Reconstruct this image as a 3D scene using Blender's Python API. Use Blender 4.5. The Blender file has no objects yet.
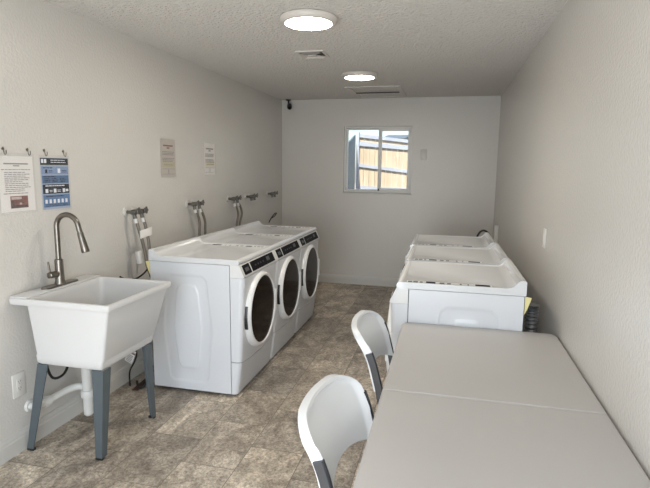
import bpy, bmesh, math, random
from mathutils import Vector, Matrix
random.seed(4)
scn = bpy.context.scene
col = scn.collection
PI = math.pi

# ------------------------------------------------------------------ camera, sky, sun, daylight, exposure
L, R, D, H = 2.216, 0.574, 6.639, 2.45          # left wall, right wall, far wall, ceiling
FRONT = -0.7                                    # wall with the open doorway behind the camera

def make_camera():
    cd = bpy.data.cameras.new('camera')
    cd.sensor_fit = 'HORIZONTAL'
    cd.sensor_width = 36.0
    cd.lens = 505.1 / 650.0 * 36.0
    cd.clip_start = 0.02
    co = bpy.data.objects.new('camera', cd)
    col.objects.link(co)
    yaw, pitch, roll = 0.2365, 0.1481, 0.0113
    f = Vector((-math.sin(yaw), math.cos(yaw), 0)); r = Vector((math.cos(yaw), math.sin(yaw), 0)); u = Vector((0, 0, 1))
    f2 = f * math.cos(pitch) - u * math.sin(pitch)
    u2 = u * math.cos(pitch) + f * math.sin(pitch)
    r3 = r * math.cos(roll) + u2 * math.sin(roll)
    u3 = u2 * math.cos(roll) - r * math.sin(roll)
    m = Matrix((r3, u3, -f2)).transposed().to_4x4()
    m.translation = Vector((0, 0, 1.5514))
    co.matrix_world = m
    scn.camera = co
make_camera()

scn.view_settings.view_transform = 'Standard'
scn.view_settings.look = 'None'
scn.view_settings.gamma = 1.0
scn.view_settings.use_curve_mapping = False
scn.view_settings.exposure = 0.88

LAMP, LAMP_FAR = 40.0, 10.0   # the lamp at the window end is the weaker one
#
DOOR_W = 42.0          # daylight entering by the open doorway
SUN = 5.5
SKY = 0.12

def make_world():
    w = bpy.data.worlds.new('world'); scn.world = w
    w.use_nodes = True
    nt = w.node_tree
    bg = nt.nodes['Background']
    sky = nt.nodes.new('ShaderNodeTexSky')
    sky.sky_type = 'NISHITA'
    sky.sun_disc = False
    sky.sun_elevation = math.radians(48)
    sky.sun_rotation = math.radians(200)
    nt.links.new(sky.outputs[0], bg.inputs[0])
    bg.inputs[1].default_value = SKY
make_world()

def light(name, kind, loc, direction, energy, color=(1, 1, 1), **kw):
    ld = bpy.data.lights.new(name, kind)
    ld.energy = energy; ld.color = color
    for k, v in kw.items(): setattr(ld, k, v)
    o = bpy.data.objects.new(name, ld)
    o.location = loc
    o.rotation_euler = Vector(direction).to_track_quat('-Z', 'Y').to_euler()
    col.objects.link(o)
    return o
light('sun', 'SUN', (0, -5, 8), (0.02, 0.68, -0.73), SUN, (1.0, 0.95, 0.86), angle=0.01)
light('doorway_daylight', 'AREA', (-0.55, FRONT + 0.02, 1.05), (0, 1, 0.2), DOOR_W, (0.82, 0.91, 1.0),
      shape='RECTANGLE', size=1.9, size_y=2.0)

# ------------------------------------------------------------------ materials
def mat(name, color, rough=0.5, metal=0.0, spec=0.5, noise=0.0, nscale=8.0, bump=0.0, bscale=200.0, bdist=0.002,
        emit=None, estr=0.0, coat=0.0, transmission=0.0, alpha=1.0, detail=3.0):
    m = bpy.data.materials.new(name); m.use_nodes = True
    nt = m.node_tree; b = nt.nodes['Principled BSDF']
    b.inputs['Base Color'].default_value = (*color, 1)
    b.inputs['Roughness'].default_value = rough
    b.inputs['Metallic'].default_value = metal
    b.inputs['Specular IOR Level'].default_value = spec
    b.inputs['Coat Weight'].default_value = coat
    b.inputs['Transmission Weight'].default_value = transmission
    b.inputs['Alpha'].default_value = alpha
    if emit:
        b.inputs['Emission Color'].default_value = (*emit, 1)
        b.inputs['Emission Strength'].default_value = estr
    tc = nt.nodes.new('ShaderNodeTexCoord')
    n = nt.nodes.new('ShaderNodeTexNoise')
    n.inputs['Scale'].default_value = nscale; n.inputs['Detail'].default_value = detail
    nt.links.new(tc.outputs['Object'], n.inputs['Vector'])
    mx = nt.nodes.new('ShaderNodeMix'); mx.data_type = 'RGBA'
    lo = tuple(max(0, c * (1 - noise)) for c in color); hi = tuple(min(1, c * (1 + noise)) for c in color)
    mx.inputs['A'].default_value = (*lo, 1); mx.inputs['B'].default_value = (*hi, 1)
    nt.links.new(n.outputs['Fac'], mx.inputs['Factor'])
    nt.links.new(mx.outputs['Result'], b.inputs['Base Color'])
    if bump:
        n2 = nt.nodes.new('ShaderNodeTexNoise')
        n2.inputs['Scale'].default_value = bscale; n2.inputs['Detail'].default_value = 3.0
        nt.links.new(tc.outputs['Object'], n2.inputs['Vector'])
        bp = nt.nodes.new('ShaderNodeBump')
        bp.inputs['Strength'].default_value = bump; bp.inputs['Distance'].default_value = bdist
        nt.links.new(n2.outputs['Fac'], bp.inputs['Height'])
        nt.links.new(bp.outputs['Normal'], b.inputs['Normal'])
    return m

def floor_material():
    m = bpy.data.materials.new('stone_vinyl'); m.use_nodes = True
    nt = m.node_tree; N = nt.nodes.new; Lk = nt.links.new
    b = nt.nodes['Principled BSDF']
    tc = N('ShaderNodeTexCoord'); sp = N('ShaderNodeSeparateXYZ'); cb = N('ShaderNodeCombineXYZ')
    Lk(tc.outputs['Object'], sp.inputs[0])
    def off(sock, v):
        a = N('ShaderNodeMath'); a.operation = 'ADD'; a.inputs[1].default_value = v; Lk(sock, a.inputs[0]); return a.outputs[0]
    Lk(off(sp.outputs['Y'], 20 * 0.457 - 2.474), cb.inputs['X'])
    Lk(off(sp.outputs['X'], 20 * 0.305 + 1.315), cb.inputs['Y'])
    br = N('ShaderNodeTexBrick')
    br.offset = 0.5; br.offset_frequency = 2; br.squash = 1.0
    br.inputs['Scale'].default_value = 1.0
    br.inputs['Mortar Size'].default_value = 0.0022
    br.inputs['Mortar Smooth'].default_value = 0.3
    br.inputs['Brick Width'].default_value = 0.457
    br.inputs['Row Height'].default_value = 0.305
    br.inputs['Color1'].default_value = (0.0, 0.0, 0.0, 1)
    br.inputs['Color2'].default_value = (1.0, 1.0, 1.0, 1)
    br.inputs['Mortar'].default_value = (0.5, 0.5, 0.5, 1)
    Lk(cb.outputs[0], br.inputs['Vector'])
    w = N('ShaderNodeMath'); w.operation = 'MULTIPLY'; w.inputs[1].default_value = 37.0
    Lk(br.outputs['Color'], w.inputs[0])
    # broad clouds and fine veins, different in every tile
    mp = N('ShaderNodeMapping'); mp.inputs['Scale'].default_value = (1.6, 1.0, 1.0); Lk(tc.outputs['Object'], mp.inputs['Vector'])
    n1 = N('ShaderNodeTexNoise'); n1.noise_dimensions = '4D'
    n1.inputs['Scale'].default_value = 3.6; n1.inputs['Detail'].default_value = 8; n1.inputs['Roughness'].default_value = 0.68
    n1.inputs['Distortion'].default_value = 1.4
    Lk(mp.outputs[0], n1.inputs['Vector']); Lk(w.outputs[0], n1.inputs['W'])
    n2 = N('ShaderNodeTexNoise'); n2.noise_dimensions = '4D'
    n2.inputs['Scale'].default_value = 55; n2.inputs['Detail'].default_value = 7; n2.inputs['Roughness'].default_value = 0.75
    n2.inputs['Distortion'].default_value = 0.8
    Lk(tc.outputs['Object'], n2.inputs['Vector']); Lk(w.outputs[0], n2.inputs['W'])
    r1 = N('ShaderNodeValToRGB')
    e = r1.color_ramp.elements
    e[0].position = 0.30; e[0].color = (0.225, 0.193, 0.160, 1)
    e[1].position = 0.72; e[1].color = (0.76, 0.70, 0.615, 1)
    x = e.new(0.47); x.color = (0.395, 0.347, 0.292, 1)
    x = e.new(0.57); x.color = (0.555, 0.497, 0.425, 1)
    Lk(n1.outputs['Fac'], r1.inputs['Fac'])
    r2 = N('ShaderNodeValToRGB')
    e = r2.color_ramp.elements
    e[0].position = 0.39; e[0].color = (0.54, 0.515, 0.49, 1)
    e[1].position = 0.60; e[1].color = (1.32, 1.30, 1.27, 1)
    Lk(n2.outputs['Fac'], r2.inputs['Fac'])
    mu = N('ShaderNodeMix'); mu.data_type = 'RGBA'; mu.blend_type = 'MULTIPLY'; mu.inputs['Factor'].default_value = 1.0
    Lk(r1.outputs[0], mu.inputs['A']); Lk(r2.outputs[0], mu.inputs['B'])
    # tile-to-tile tone
    r3 = N('ShaderNodeValToRGB')
    e = r3.color_ramp.elements
    e[0].position = 0.0; e[0].color = (0.68, 0.68, 0.68, 1)
    e[1].position = 1.0; e[1].color = (1.30, 1.28, 1.23, 1)
    Lk(br.outputs['Color'], r3.inputs['Fac'])
    mu2 = N('ShaderNodeMix'); mu2.data_type = 'RGBA'; mu2.blend_type = 'MULTIPLY'; mu2.inputs['Factor'].default_value = 1.0
    Lk(mu.outputs['Result'], mu2.inputs['A']); Lk(r3.outputs[0], mu2.inputs['B'])
    mu3 = N('ShaderNodeMix'); mu3.data_type = 'RGBA'
    mu3.inputs['B'].default_value = (0.075, 0.058, 0.043, 1)
    mf = N('ShaderNodeMath'); mf.operation = 'MULTIPLY'; mf.inputs[1].default_value = 0.7
    Lk(br.outputs['Fac'], mf.inputs[0]); Lk(mf.outputs[0], mu3.inputs['Factor']); Lk(mu2.outputs['Result'], mu3.inputs['A'])
    Lk(mu3.outputs['Result'], b.inputs['Base Color'])
    b.inputs['Roughness'].default_value = 0.42
    b.inputs['Specular IOR Level'].default_value = 0.4
    bp = N('ShaderNodeBump'); bp.inputs['Strength'].default_value = 0.25; bp.inputs['Distance'].default_value = 0.002
    Lk(n2.outputs['Fac'], bp.inputs['Height']); Lk(bp.outputs['Normal'], b.inputs['Normal'])
    return m

def picket_material():
    m = bpy.data.materials.new('cedar_picket'); m.use_nodes = True
    nt = m.node_tree; N = nt.nodes.new; Lk = nt.links.new
    b = nt.nodes['Principled BSDF']
    tc = N('ShaderNodeTexCoord'); mp = N('ShaderNodeMapping'); mp.inputs['Scale'].default_value = (9, 9, 0.8)
    Lk(tc.outputs['Object'], mp.inputs['Vector'])
    n = N('ShaderNodeTexNoise'); n.inputs['Scale'].default_value = 3.0; n.inputs['Detail'].default_value = 5
    Lk(mp.outputs[0], n.inputs['Vector'])
    r = N('ShaderNodeValToRGB')
    r.color_ramp.elements[0].position = 0.3; r.color_ramp.elements[0].color = (0.34, 0.275, 0.185, 1)
    r.color_ramp.elements[1].position = 0.7; r.color_ramp.elements[1].color = (0.50, 0.43, 0.315, 1)
    Lk(n.outputs['Fac'], r.inputs['Fac']); Lk(r.outputs[0], b.inputs['Base Color'])
    b.inputs['Roughness'].default_value = 0.8
    return m

M = {}
M['wall'] = mat('wall_paint', (0.668, 0.640, 0.598), 0.27, spec=0.5, noise=0.02, nscale=2, bump=0.42, bscale=75, bdist=0.006)
M['ceil'] = mat('ceiling_texture', (0.80, 0.77, 0.73), 0.8, spec=0.2, noise=0.08, nscale=60, bump=1.0, bscale=52, bdist=0.03)
M['trimw'] = mat('white_trim', (0.62, 0.60, 0.56), 0.4, noise=0.03)
M['floor'] = floor_material()
M['vinyl'] = mat('white_vinyl', (0.80, 0.79, 0.76), 0.4, noise=0.02)
M['enamel'] = mat('white_enamel', (0.73, 0.742, 0.765), 0.28, noise=0.012, nscale=3)
M['worktop'] = mat('glossy_worktop', (0.74, 0.745, 0.75), 0.10, noise=0.012, nscale=3, spec=0.6)
M['ring'] = mat('white_plastic', (0.78, 0.775, 0.76), 0.3, noise=0.015)
M['black'] = mat('black_plastic', (0.012, 0.012, 0.013), 0.35, noise=0.1)
M['dglass'] = mat('dark_door_glass', (0.016, 0.010, 0.008), 0.10, noise=0.2, nscale=6, spec=0.09)
M['display'] = mat('dark_console', (0.010, 0.010, 0.012), 0.5, spec=0.06, noise=0.1)
M['grey_print'] = mat('grey_print', (0.10, 0.10, 0.105), 0.5, noise=0.05)
M['tub'] = mat('tub_plastic', (0.65, 0.645, 0.635), 0.35, noise=0.02, nscale=6)
M['leg'] = mat('slate_leg', (0.090, 0.110, 0.122), 0.45, noise=0.06)
M['nickel'] = mat('brushed_nickel', (0.215, 0.195, 0.17), 0.28, metal=1.0, noise=0.08, nscale=30)
M['steel'] = mat('steel', (0.42, 0.42, 0.42), 0.3, metal=1.0, noise=0.06)
M['valve'] = mat('cast_valve', (0.17, 0.163, 0.145), 0.42, metal=0.8, noise=0.2, nscale=60)
M['hose'] = mat('braided_hose', (0.20, 0.175, 0.145), 0.45, metal=0.35, noise=0.35, nscale=260)
M['flange'] = mat('pale_flange', (0.62, 0.60, 0.57), 0.35, metal=0.1, noise=0.05)
M['pvc'] = mat('white_pvc', (0.70, 0.69, 0.65), 0.35, noise=0.03)
M['rubber'] = mat('black_rubber', (0.012, 0.012, 0.012), 0.55, noise=0.1)
M['table'] = mat('table_plastic', (0.50, 0.478, 0.455), 0.42, noise=0.03, nscale=4, bump=0.25, bscale=240, bdist=0.001)
M['grey_steel'] = mat('grey_steel', (0.20, 0.20, 0.20), 0.4, metal=0.6, noise=0.05)
M['chair'] = mat('chair_plastic', (0.74, 0.755, 0.765), 0.38, noise=0.015)
M['charcoal'] = mat('charcoal_tube', (0.020, 0.023, 0.030), 0.35, noise=0.08)
M['paper'] = mat('paper', (0.80, 0.77, 0.74), 0.6, noise=0.015)
M['oldpaper'] = mat('cream_paper', (0.52, 0.475, 0.43), 0.6, noise=0.03)
M['sleeve'] = mat('clear_sleeve', (0.75, 0.75, 0.75), 0.12, noise=0.01, spec=0.2, alpha=0.04)
M['ink'] = mat('ink', (0.14, 0.13, 0.13), 0.7, noise=0.2)
M['lightink'] = mat('grey_ink', (0.30, 0.28, 0.27), 0.7, noise=0.2)
M['redink'] = mat('red_ink', (0.27, 0.16, 0.15), 0.7, noise=0.2)
M['olive'] = mat('yellow_band', (0.50, 0.46, 0.32), 0.7, noise=0.05)
M['pyellow'] = mat('pale_yellow', (0.74, 0.67, 0.50), 0.7, noise=0.05)
M['navy'] = mat('navy_print', (0.014, 0.017, 0.028), 0.6, spec=0.1, noise=0.1)
M['blue1'] = mat('light_blue_print', (0.235, 0.32, 0.50), 0.6, spec=0.1, noise=0.06)
M['blue2'] = mat('mid_blue_print', (0.085, 0.16, 0.29), 0.6, spec=0.1, noise=0.08)
M['blue3'] = mat('blue_print', (0.115, 0.205, 0.37), 0.6, spec=0.1, noise=0.08)
M['bluepaper'] = mat('pale_blue_paper', (0.36, 0.43, 0.57), 0.5, noise=0.04)
M['lime'] = mat('lime_line', (0.42, 0.48, 0.12), 0.6, noise=0.05)
M['white_print'] = mat('white_print', (0.80, 0.82, 0.86), 0.5, noise=0.03)
M['photo'] = mat('photo_print', (0.24, 0.10, 0.085), 0.4, noise=0.9, nscale=26)
M['photodark'] = mat('photo_dark', (0.10, 0.06, 0.055), 0.4, noise=0.6, nscale=40)
M['photopale'] = mat('photo_pale', (0.55, 0.45, 0.42), 0.4, noise=0.4, nscale=30)
M['yellow'] = mat('yellow_tag', (0.78, 0.70, 0.34), 0.6, noise=0.04)
M['foil'] = mat('foil_duct', (0.20, 0.205, 0.215), 0.36, metal=0.9, noise=0.2, nscale=30)
M['plate'] = mat('switch_plate', (0.74, 0.72, 0.68), 0.35, noise=0.02)
M['wallplate'] = mat('painted_plate', (0.54, 0.51, 0.47), 0.42, noise=0.02)
M['dark'] = mat('latch_and_slot_shade', (0.03, 0.028, 0.025), 0.8, noise=0.1)
M['diffuser'] = mat('lamp_diffuser', (0.9, 0.88, 0.84), 0.5, emit=(1.0, 0.92, 0.80), estr=LAMP)
M['diffuser_far'] = mat('weaker_lamp_diffuser', (0.9, 0.88, 0.84), 0.5, emit=(1.0, 0.92, 0.80), estr=LAMP_FAR)
M['lightrim'] = mat('lamp_rim', (0.66, 0.62, 0.57), 0.4, noise=0.02)
M['glass'] = mat('window_glass', (1, 1, 1), 0.0, spec=0.4, alpha=0.08)
M['picket'] = picket_material()
M['rail'] = mat('pale_rail', (0.30, 0.34, 0.41), 0.7, noise=0.15, nscale=5)
M['bluefence'] = mat('shade_tinted_board', (0.17, 0.25, 0.30), 0.8, noise=0.25, nscale=6)  # blue-grey of the shaded side is put into the board colour
M['roofing'] = mat('slate_roof', (0.10, 0.14, 0.18), 0.8, noise=0.2, nscale=10)
M['siding'] = mat('pale_siding', (0.6, 0.6, 0.6), 0.7, noise=0.05)
M['soil'] = mat('dry_ground', (0.34, 0.30, 0.25), 0.9, noise=0.3, nscale=3)
M['maroon'] = mat('maroon_strap', (0.06, 0.022, 0.018), 0.6, noise=0.2)

# ------------------------------------------------------------------ mesh helpers
def box(bm, x0, x1, y0, y1, z0, z1, bev=0.0, seg=2):
    r = bmesh.ops.create_cube(bm, size=1.0)
    vs = r['verts']
    for v in vs:
        v.co = Vector(((x0 + x1) / 2 + v.co.x * (x1 - x0), (y0 + y1) / 2 + v.co.y * (y1 - y0), (z0 + z1) / 2 + v.co.z * (z1 - z0)))
    if bev:
        es = list({e for v in vs for e in v.link_edges})
        bmesh.ops.bevel(bm, geom=es, offset=bev, segments=seg, profile=0.5, affect='EDGES', clamp_overlap=True)
    return bm

def bx(*a, **k):
    return box(bmesh.new(), *a, **k)

def frames(pts):
    pts = [Vector(p) for p in pts]
    out = []
    prev = None
    for i, p in enumerate(pts):
        t = (pts[min(i + 1, len(pts) - 1)] - pts[max(i - 1, 0)]).normalized()
        if prev is None:
            a = Vector((0, 0, 1)) if abs(t.z) < 0.9 else Vector((1, 0, 0))
            n = (a - t * a.dot(t)).normalized()
        else:
            n = (prev - t * prev.dot(t)).normalized()
        prev = n
        out.append((p, n, t.cross(n)))
    return out

def tube(bm, pts, rad, n=12, cap=True, sy=1.0):
    rings = []
    fr = frames(pts)
    for i, (p, a, b) in enumerate(fr):
        r = rad[i] if isinstance(rad, (list, tuple)) else rad
        rings.append([bm.verts.new(p + a * (math.cos(2 * PI * k / n) * r) + b * (math.sin(2 * PI * k / n) * r * sy)) for k in range(n)])
    for A, B in zip(rings, rings[1:]):
        for k in range(n):
            bm.faces.new((A[k], A[(k + 1) % n], B[(k + 1) % n], B[k]))
    if cap:
        bm.faces.new(rings[0][::-1]); bm.faces.new(rings[-1])
    return bm

def smooth_path(pts, n=8):
    P = [Vector(p) for p in pts]
    out = []
    for i in range(len(P) - 1):
        p0 = P[max(i - 1, 0)]; p1 = P[i]; p2 = P[i + 1]; p3 = P[min(i + 2, len(P) - 1)]
        for k in range(n):
            t = k / n
            out.append(0.5 * ((2 * p1) + (p2 - p0) * t + (2 * p0 - 5 * p1 + 4 * p2 - p3) * t * t + (3 * p1 - p0 - 3 * p2 + p3) * t ** 3))
    out.append(P[-1])
    return out

def lathe(bm, prof, axis='z', n=48, origin=(0, 0, 0), close=False):
    o = Vector(origin)
    def pt(r, h, a):
        c, s = math.cos(a) * r, math.sin(a) * r
        return o + (Vector((c, s, h)) if axis == 'z' else Vector((h, c, s)) if axis == 'x' else Vector((s, h, c)))
    rings = []
    for r, h in prof:
        if r < 1e-6: rings.append([bm.verts.new(pt(0, h, 0))])
        else: rings.append([bm.verts.new(pt(r, h, 2 * PI * k / n)) for k in range(n)])
    prs = list(zip(rings, rings[1:]))
    if close: prs.append((rings[-1], rings[0]))
    for A, B in prs:
        for k in range(n):
            k2 = (k + 1) % n
            if len(A) == 1 and len(B) == 1: continue
            if len(A) == 1: bm.faces.new((A[0], B[k2], B[k]))
            elif len(B) == 1: bm.faces.new((A[k], A[k2], B[0]))
            else: bm.faces.new((A[k], A[k2], B[k2], B[k]))
    return bm

def extrude_y(bm, prof, y0, y1, ny=1):
    """closed (x,z) outline carried along y"""
    ys = [y0 + (y1 - y0) * i / ny for i in range(ny + 1)]
    rows = [[bm.verts.new((x, y, z)) for x, z in prof] for y in ys]
    n = len(prof)
    for A, B in zip(rows, rows[1:]):
        for k in range(n):
            bm.faces.new((A[k], A[(k + 1) % n], B[(k + 1) % n], B[k]))
    bm.faces.new(rows[0][::-1]); bm.faces.new(rows[-1])
    return bm

def link(name, bm, material, parent=None, label=None, angle=35, kind=None, smooth=True):
    bmesh.ops.recalc_face_normals(bm, faces=bm.faces[:])
    me = bpy.data.meshes.new(name)
    bm.to_mesh(me); bm.free()
    me.materials.append(material)
    if smooth:
        me.polygons.foreach_set('use_smooth', [True] * len(me.polygons))
        me.set_sharp_from_angle(angle=math.radians(angle))
    o = bpy.data.objects.new(name, me)
    col.objects.link(o)
    if parent: o.parent = parent
    if label: o['label'] = label
    if kind: o['kind'] = kind
    return o

def tag(o, label, cat, group=None):
    o['label'] = label; o['category'] = cat
    if group: o['group'] = group
    return o

def thing(name, label, cat, loc=(0, 0, 0), rz=0.0, group=None):
    o = bpy.data.objects.new(name, None)
    o.empty_display_size = 0.1
    o.location = loc; o.rotation_euler = (0, 0, rz)
    col.objects.link(o)
    return tag(o, label, cat, group)

def struct(name, bm, material, parent=None, **k):
    return link(name, bm, material, parent, kind='structure', **k)

def copy_tree(o, parent=None):
    c = o.copy(); col.objects.link(c)
    if parent: c.parent = parent
    for ch in [x for x in scn.objects if x.parent == o]:
        copy_tree(ch, c)
    return c

def shape_grid(bm, rows):
    """rows of points -> quads"""
    V = [[bm.verts.new(p) for p in r] for r in rows]
    for A, B in zip(V, V[1:]):
        for k in range(len(A) - 1):
            bm.faces.new((A[k], A[k + 1], B[k + 1], B[k]))
    return V

# ------------------------------------------------------------------ room shell
T = 0.14
struct('floor', bx(-L - T, R + T, FRONT - T, D + T, -0.1, 0.0), M['floor'])
struct('ceiling', bx(-L - T, R + T, FRONT - T, D + T, H, H + 0.12), M['ceil'])
struct('wall_left', bx(-L - T, -L, FRONT - T, D + T, 0, H), M['wall'])
struct('wall_right', bx(R, R + T, FRONT - T, D + T, 0, H), M['wall'])
WX0, WX1, WZ0, WZ1 = -1.358, -0.468, 1.244, 2.100
bm = bmesh.new()
box(bm, -L, WX0, D, D + T, 0, H); box(bm, WX1, R, D, D + T, 0, H)
box(bm, WX0, WX1, D, D + T, 0, WZ0); box(bm, WX0, WX1, D, D + T, WZ1, H)
struct('wall_back', bm, M['wall'])
bm = bmesh.new()
box(bm, -L, -1.55, FRONT - T, FRONT, 0, H); box(bm, 0.45, R, FRONT - T, FRONT, 0, H)
box(bm, -1.55, 0.45, FRONT - T, FRONT, 2.1, H)
struct('wall_front', bm, M['wall'])

BP = [(0, 0), (0.015, 0), (0.015, 0.078), (0.012, 0.086), (0.012, 0.096), (0.008, 0.104), (0.006, 0.114), (0, 0.118)]
def baseboard(name, a, b, n):
    bm = bmesh.new()
    a, b, n = Vector(a), Vector(b), Vector(n)
    rows = [[bm.verts.new(p + n * d + Vector((0, 0, z))) for d, z in BP] for p in (a, b)]
    for k in range(len(BP)):
        k2 = (k + 1) % len(BP)
        bm.faces.new((rows[0][k], rows[0][k2], rows[1][k2], rows[1][k]))
    bm.faces.new(rows[0]); bm.faces.new(rows[1][::-1])
    struct(name, bm, M['trimw'], angle=20)
baseboard('baseboard_left', (-L, FRONT, 0), (-L, D, 0), (1, 0, 0))
baseboard('baseboard_back', (-L, D, 0), (R, D, 0), (0, -1, 0))
baseboard('baseboard_right', (R, FRONT, 0), (R, D, 0), (-1, 0, 0))

# window: vinyl slider in a shallow drywall reveal
def ring_rect(bm, x0, x1, z0, z1, w, y0, y1, bev=0.003):
    box(bm, x0, x1, y0, y1, z1 - w, z1, bev); box(bm, x0, x1, y0, y1, z0, z0 + w, bev)
    box(bm, x0, x0 + w, y0, y1, z0 + w, z1 - w, bev); box(bm, x1 - w, x1, y0, y1, z0 + w, z1 - w, bev)
win = bpy.data.objects.new('window_1', None); col.objects.link(win); win['kind'] = 'structure'
win.location = (0, 0, 0)
bm = bmesh.new(); ring_rect(bm, WX0, WX1, WZ0, WZ1, 0.022, D + 0.028, D + 0.125)
struct('window_frame', bm, M['vinyl'], win)
wm = -0.888
bm = bmesh.new(); ring_rect(bm, WX0 + 0.022, wm + 0.020, WZ0 + 0.022, WZ1 - 0.022, 0.018, D + 0.078, D + 0.108)
struct('window_sash', bm, M['vinyl'], win)
bm = bmesh.new(); ring_rect(bm, wm - 0.020, WX1 - 0.022, WZ0 + 0.022, WZ1 - 0.022, 0.036, D + 0.042, D + 0.074)
struct('window_sash', bm, M['vinyl'], win)
struct('window_pane', bx(WX0 + 0.038, wm + 0.004, D + 0.090, D + 0.094, WZ0 + 0.038, WZ1 - 0.038), M['glass'], win)
struct('window_pane', bx(wm + 0.014, WX1 - 0.056, D + 0.056, D + 0.060, WZ0 + 0.056, WZ1 - 0.056), M['glass'], win)
struct('window_latch', bx(wm - 0.016, wm + 0.004, D + 0.030, D + 0.042, 1.27, 1.30, 0.003), M['dark'], win)
struct('window_sill', bx(WX0 - 0.012, WX1 + 0.012, D - 0.012, D + 0.03, WZ0 - 0.014, WZ0, 0.003), M['wall'], win)

# ------------------------------------------------------------------ outside the window
struct('ground', bx(-40, 40, -30, 60, -0.3, -0.14), M['soil'])

FY = 9.0
def back_fence():
    t = thing('wooden_fence', 'tan picket fence with pale rails seen through the window', 'fence', (0, FY, -0.14))
    sl = -0.115
    x0, x1 = -1.575, 1.2
    bm = bmesh.new()
    x = x0
    while x < x1:
        dz = sl * (x - x0)
        box(bm, x, x + 0.094, 0.0, 0.018, 0.15 + dz * 0.5, 2.275 + dz + random.uniform(-0.006, 0.006), 0.003, 1)
        x += 0.099
    link('picket_panel', bm, M['picket'], t)
    def rail(z, h, sl):
        bm = bmesh.new()
        a = [(x0, z), (x1, z + sl * (x1 - x0))]
        vs = []
        for (xx, zz) in a:
            vs.append([bm.verts.new((xx, yy, zz + hh)) for yy, hh in ((-0.040, -h / 2), (-0.001, -h / 2), (-0.001, h / 2), (-0.040, h / 2))])
        for k in range(4):
            bm.faces.new((vs[0][k], vs[0][(k + 1) % 4], vs[1][(k + 1) % 4], vs[1][k]))
        bm.faces.new(vs[0]); bm.faces.new(vs[1][::-1])
        link('rail', bm, M['rail'], t)
    rail(2.275, 0.055, sl); rail(2.135, 0.07, -0.085); rail(1.76, 0.055, sl); rail(1.365, 0.06, -0.03)
    for px in (x0 - 0.002, 0.75):
        link('post', bx(px - 0.022, px + 0.022, -0.09, -0.002, 0.0, 2.33 + sl * (px - x0), 0.004), M['rail'], t)
back_fence()

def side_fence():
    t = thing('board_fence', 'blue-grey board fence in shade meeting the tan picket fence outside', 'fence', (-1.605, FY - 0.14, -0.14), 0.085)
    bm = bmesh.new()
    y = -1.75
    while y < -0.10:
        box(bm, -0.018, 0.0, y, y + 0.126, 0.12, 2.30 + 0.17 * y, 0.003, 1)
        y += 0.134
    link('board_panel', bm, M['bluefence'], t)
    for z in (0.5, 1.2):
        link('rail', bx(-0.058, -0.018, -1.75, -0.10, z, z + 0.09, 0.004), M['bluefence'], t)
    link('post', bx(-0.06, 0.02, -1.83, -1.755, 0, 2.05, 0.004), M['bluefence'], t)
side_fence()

def neighbour():
    t = thing('house', 'neighbouring house with slate blue roof beyond the fence', 'house', (-2.0, 26.0, -0.14))
    link('wall', bx(-1.25, -0.25, 0, 5, 0, 3.23), M['siding'], t)
    bm = bmesh.new()
    vs = [bm.verts.new(p) for p in ((-1.35, -0.4, 3.22), (-0.15, -0.4, 3.22), (-0.15, 5.4, 3.22), (-1.35, 5.4, 3.22), (-1.34, 2.4, 3.56), (-0.17, 2.4, 3.56))]
    for f in ((0, 1, 5, 4), (2, 3, 4, 5), (0, 4, 3), (1, 2, 5), (0, 3, 2, 1)):
        bm.faces.new([vs[i] for i in f])
    link('roof', bm, M['roofing'], t, smooth=False)
neighbour()

# ------------------------------------------------------------------ laundry machines
W = 0.668
def polar_shape(pts, rnd):
    """closed outline of (u,v) with rounded corners, as a function radius(angle) about the origin"""
    n = len(pts); dense = []
    for i in range(n):
        p0, p1, p2 = Vector(pts[i - 1]), Vector(pts[i]), Vector(pts[(i + 1) % n])
        a = p1 + (p0 - p1).normalized() * rnd; b = p1 + (p2 - p1).normalized() * rnd
        for k in range(9):
            t = k / 8
            dense.append(a * (1 - t) ** 2 + p1 * 2 * t * (1 - t) + b * t * t)
    def rad(th):
        d = Vector((math.cos(th), math.sin(th)))
        best = 0
        m = len(dense)
        for i in range(m):
            a, b = dense[i], dense[(i + 1) % m]
            e = b - a
            den = d.x * e.y - d.y * e.x
            if abs(den) < 1e-9: continue
            t = (a.x * e.y - a.y * e.x) / den
            s = (a.x * d.y - a.y * d.x) / den
            if t > 0 and -1e-6 <= s <= 1 + 1e-6: best = max(best, t)
        return best
    return rad

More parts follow.
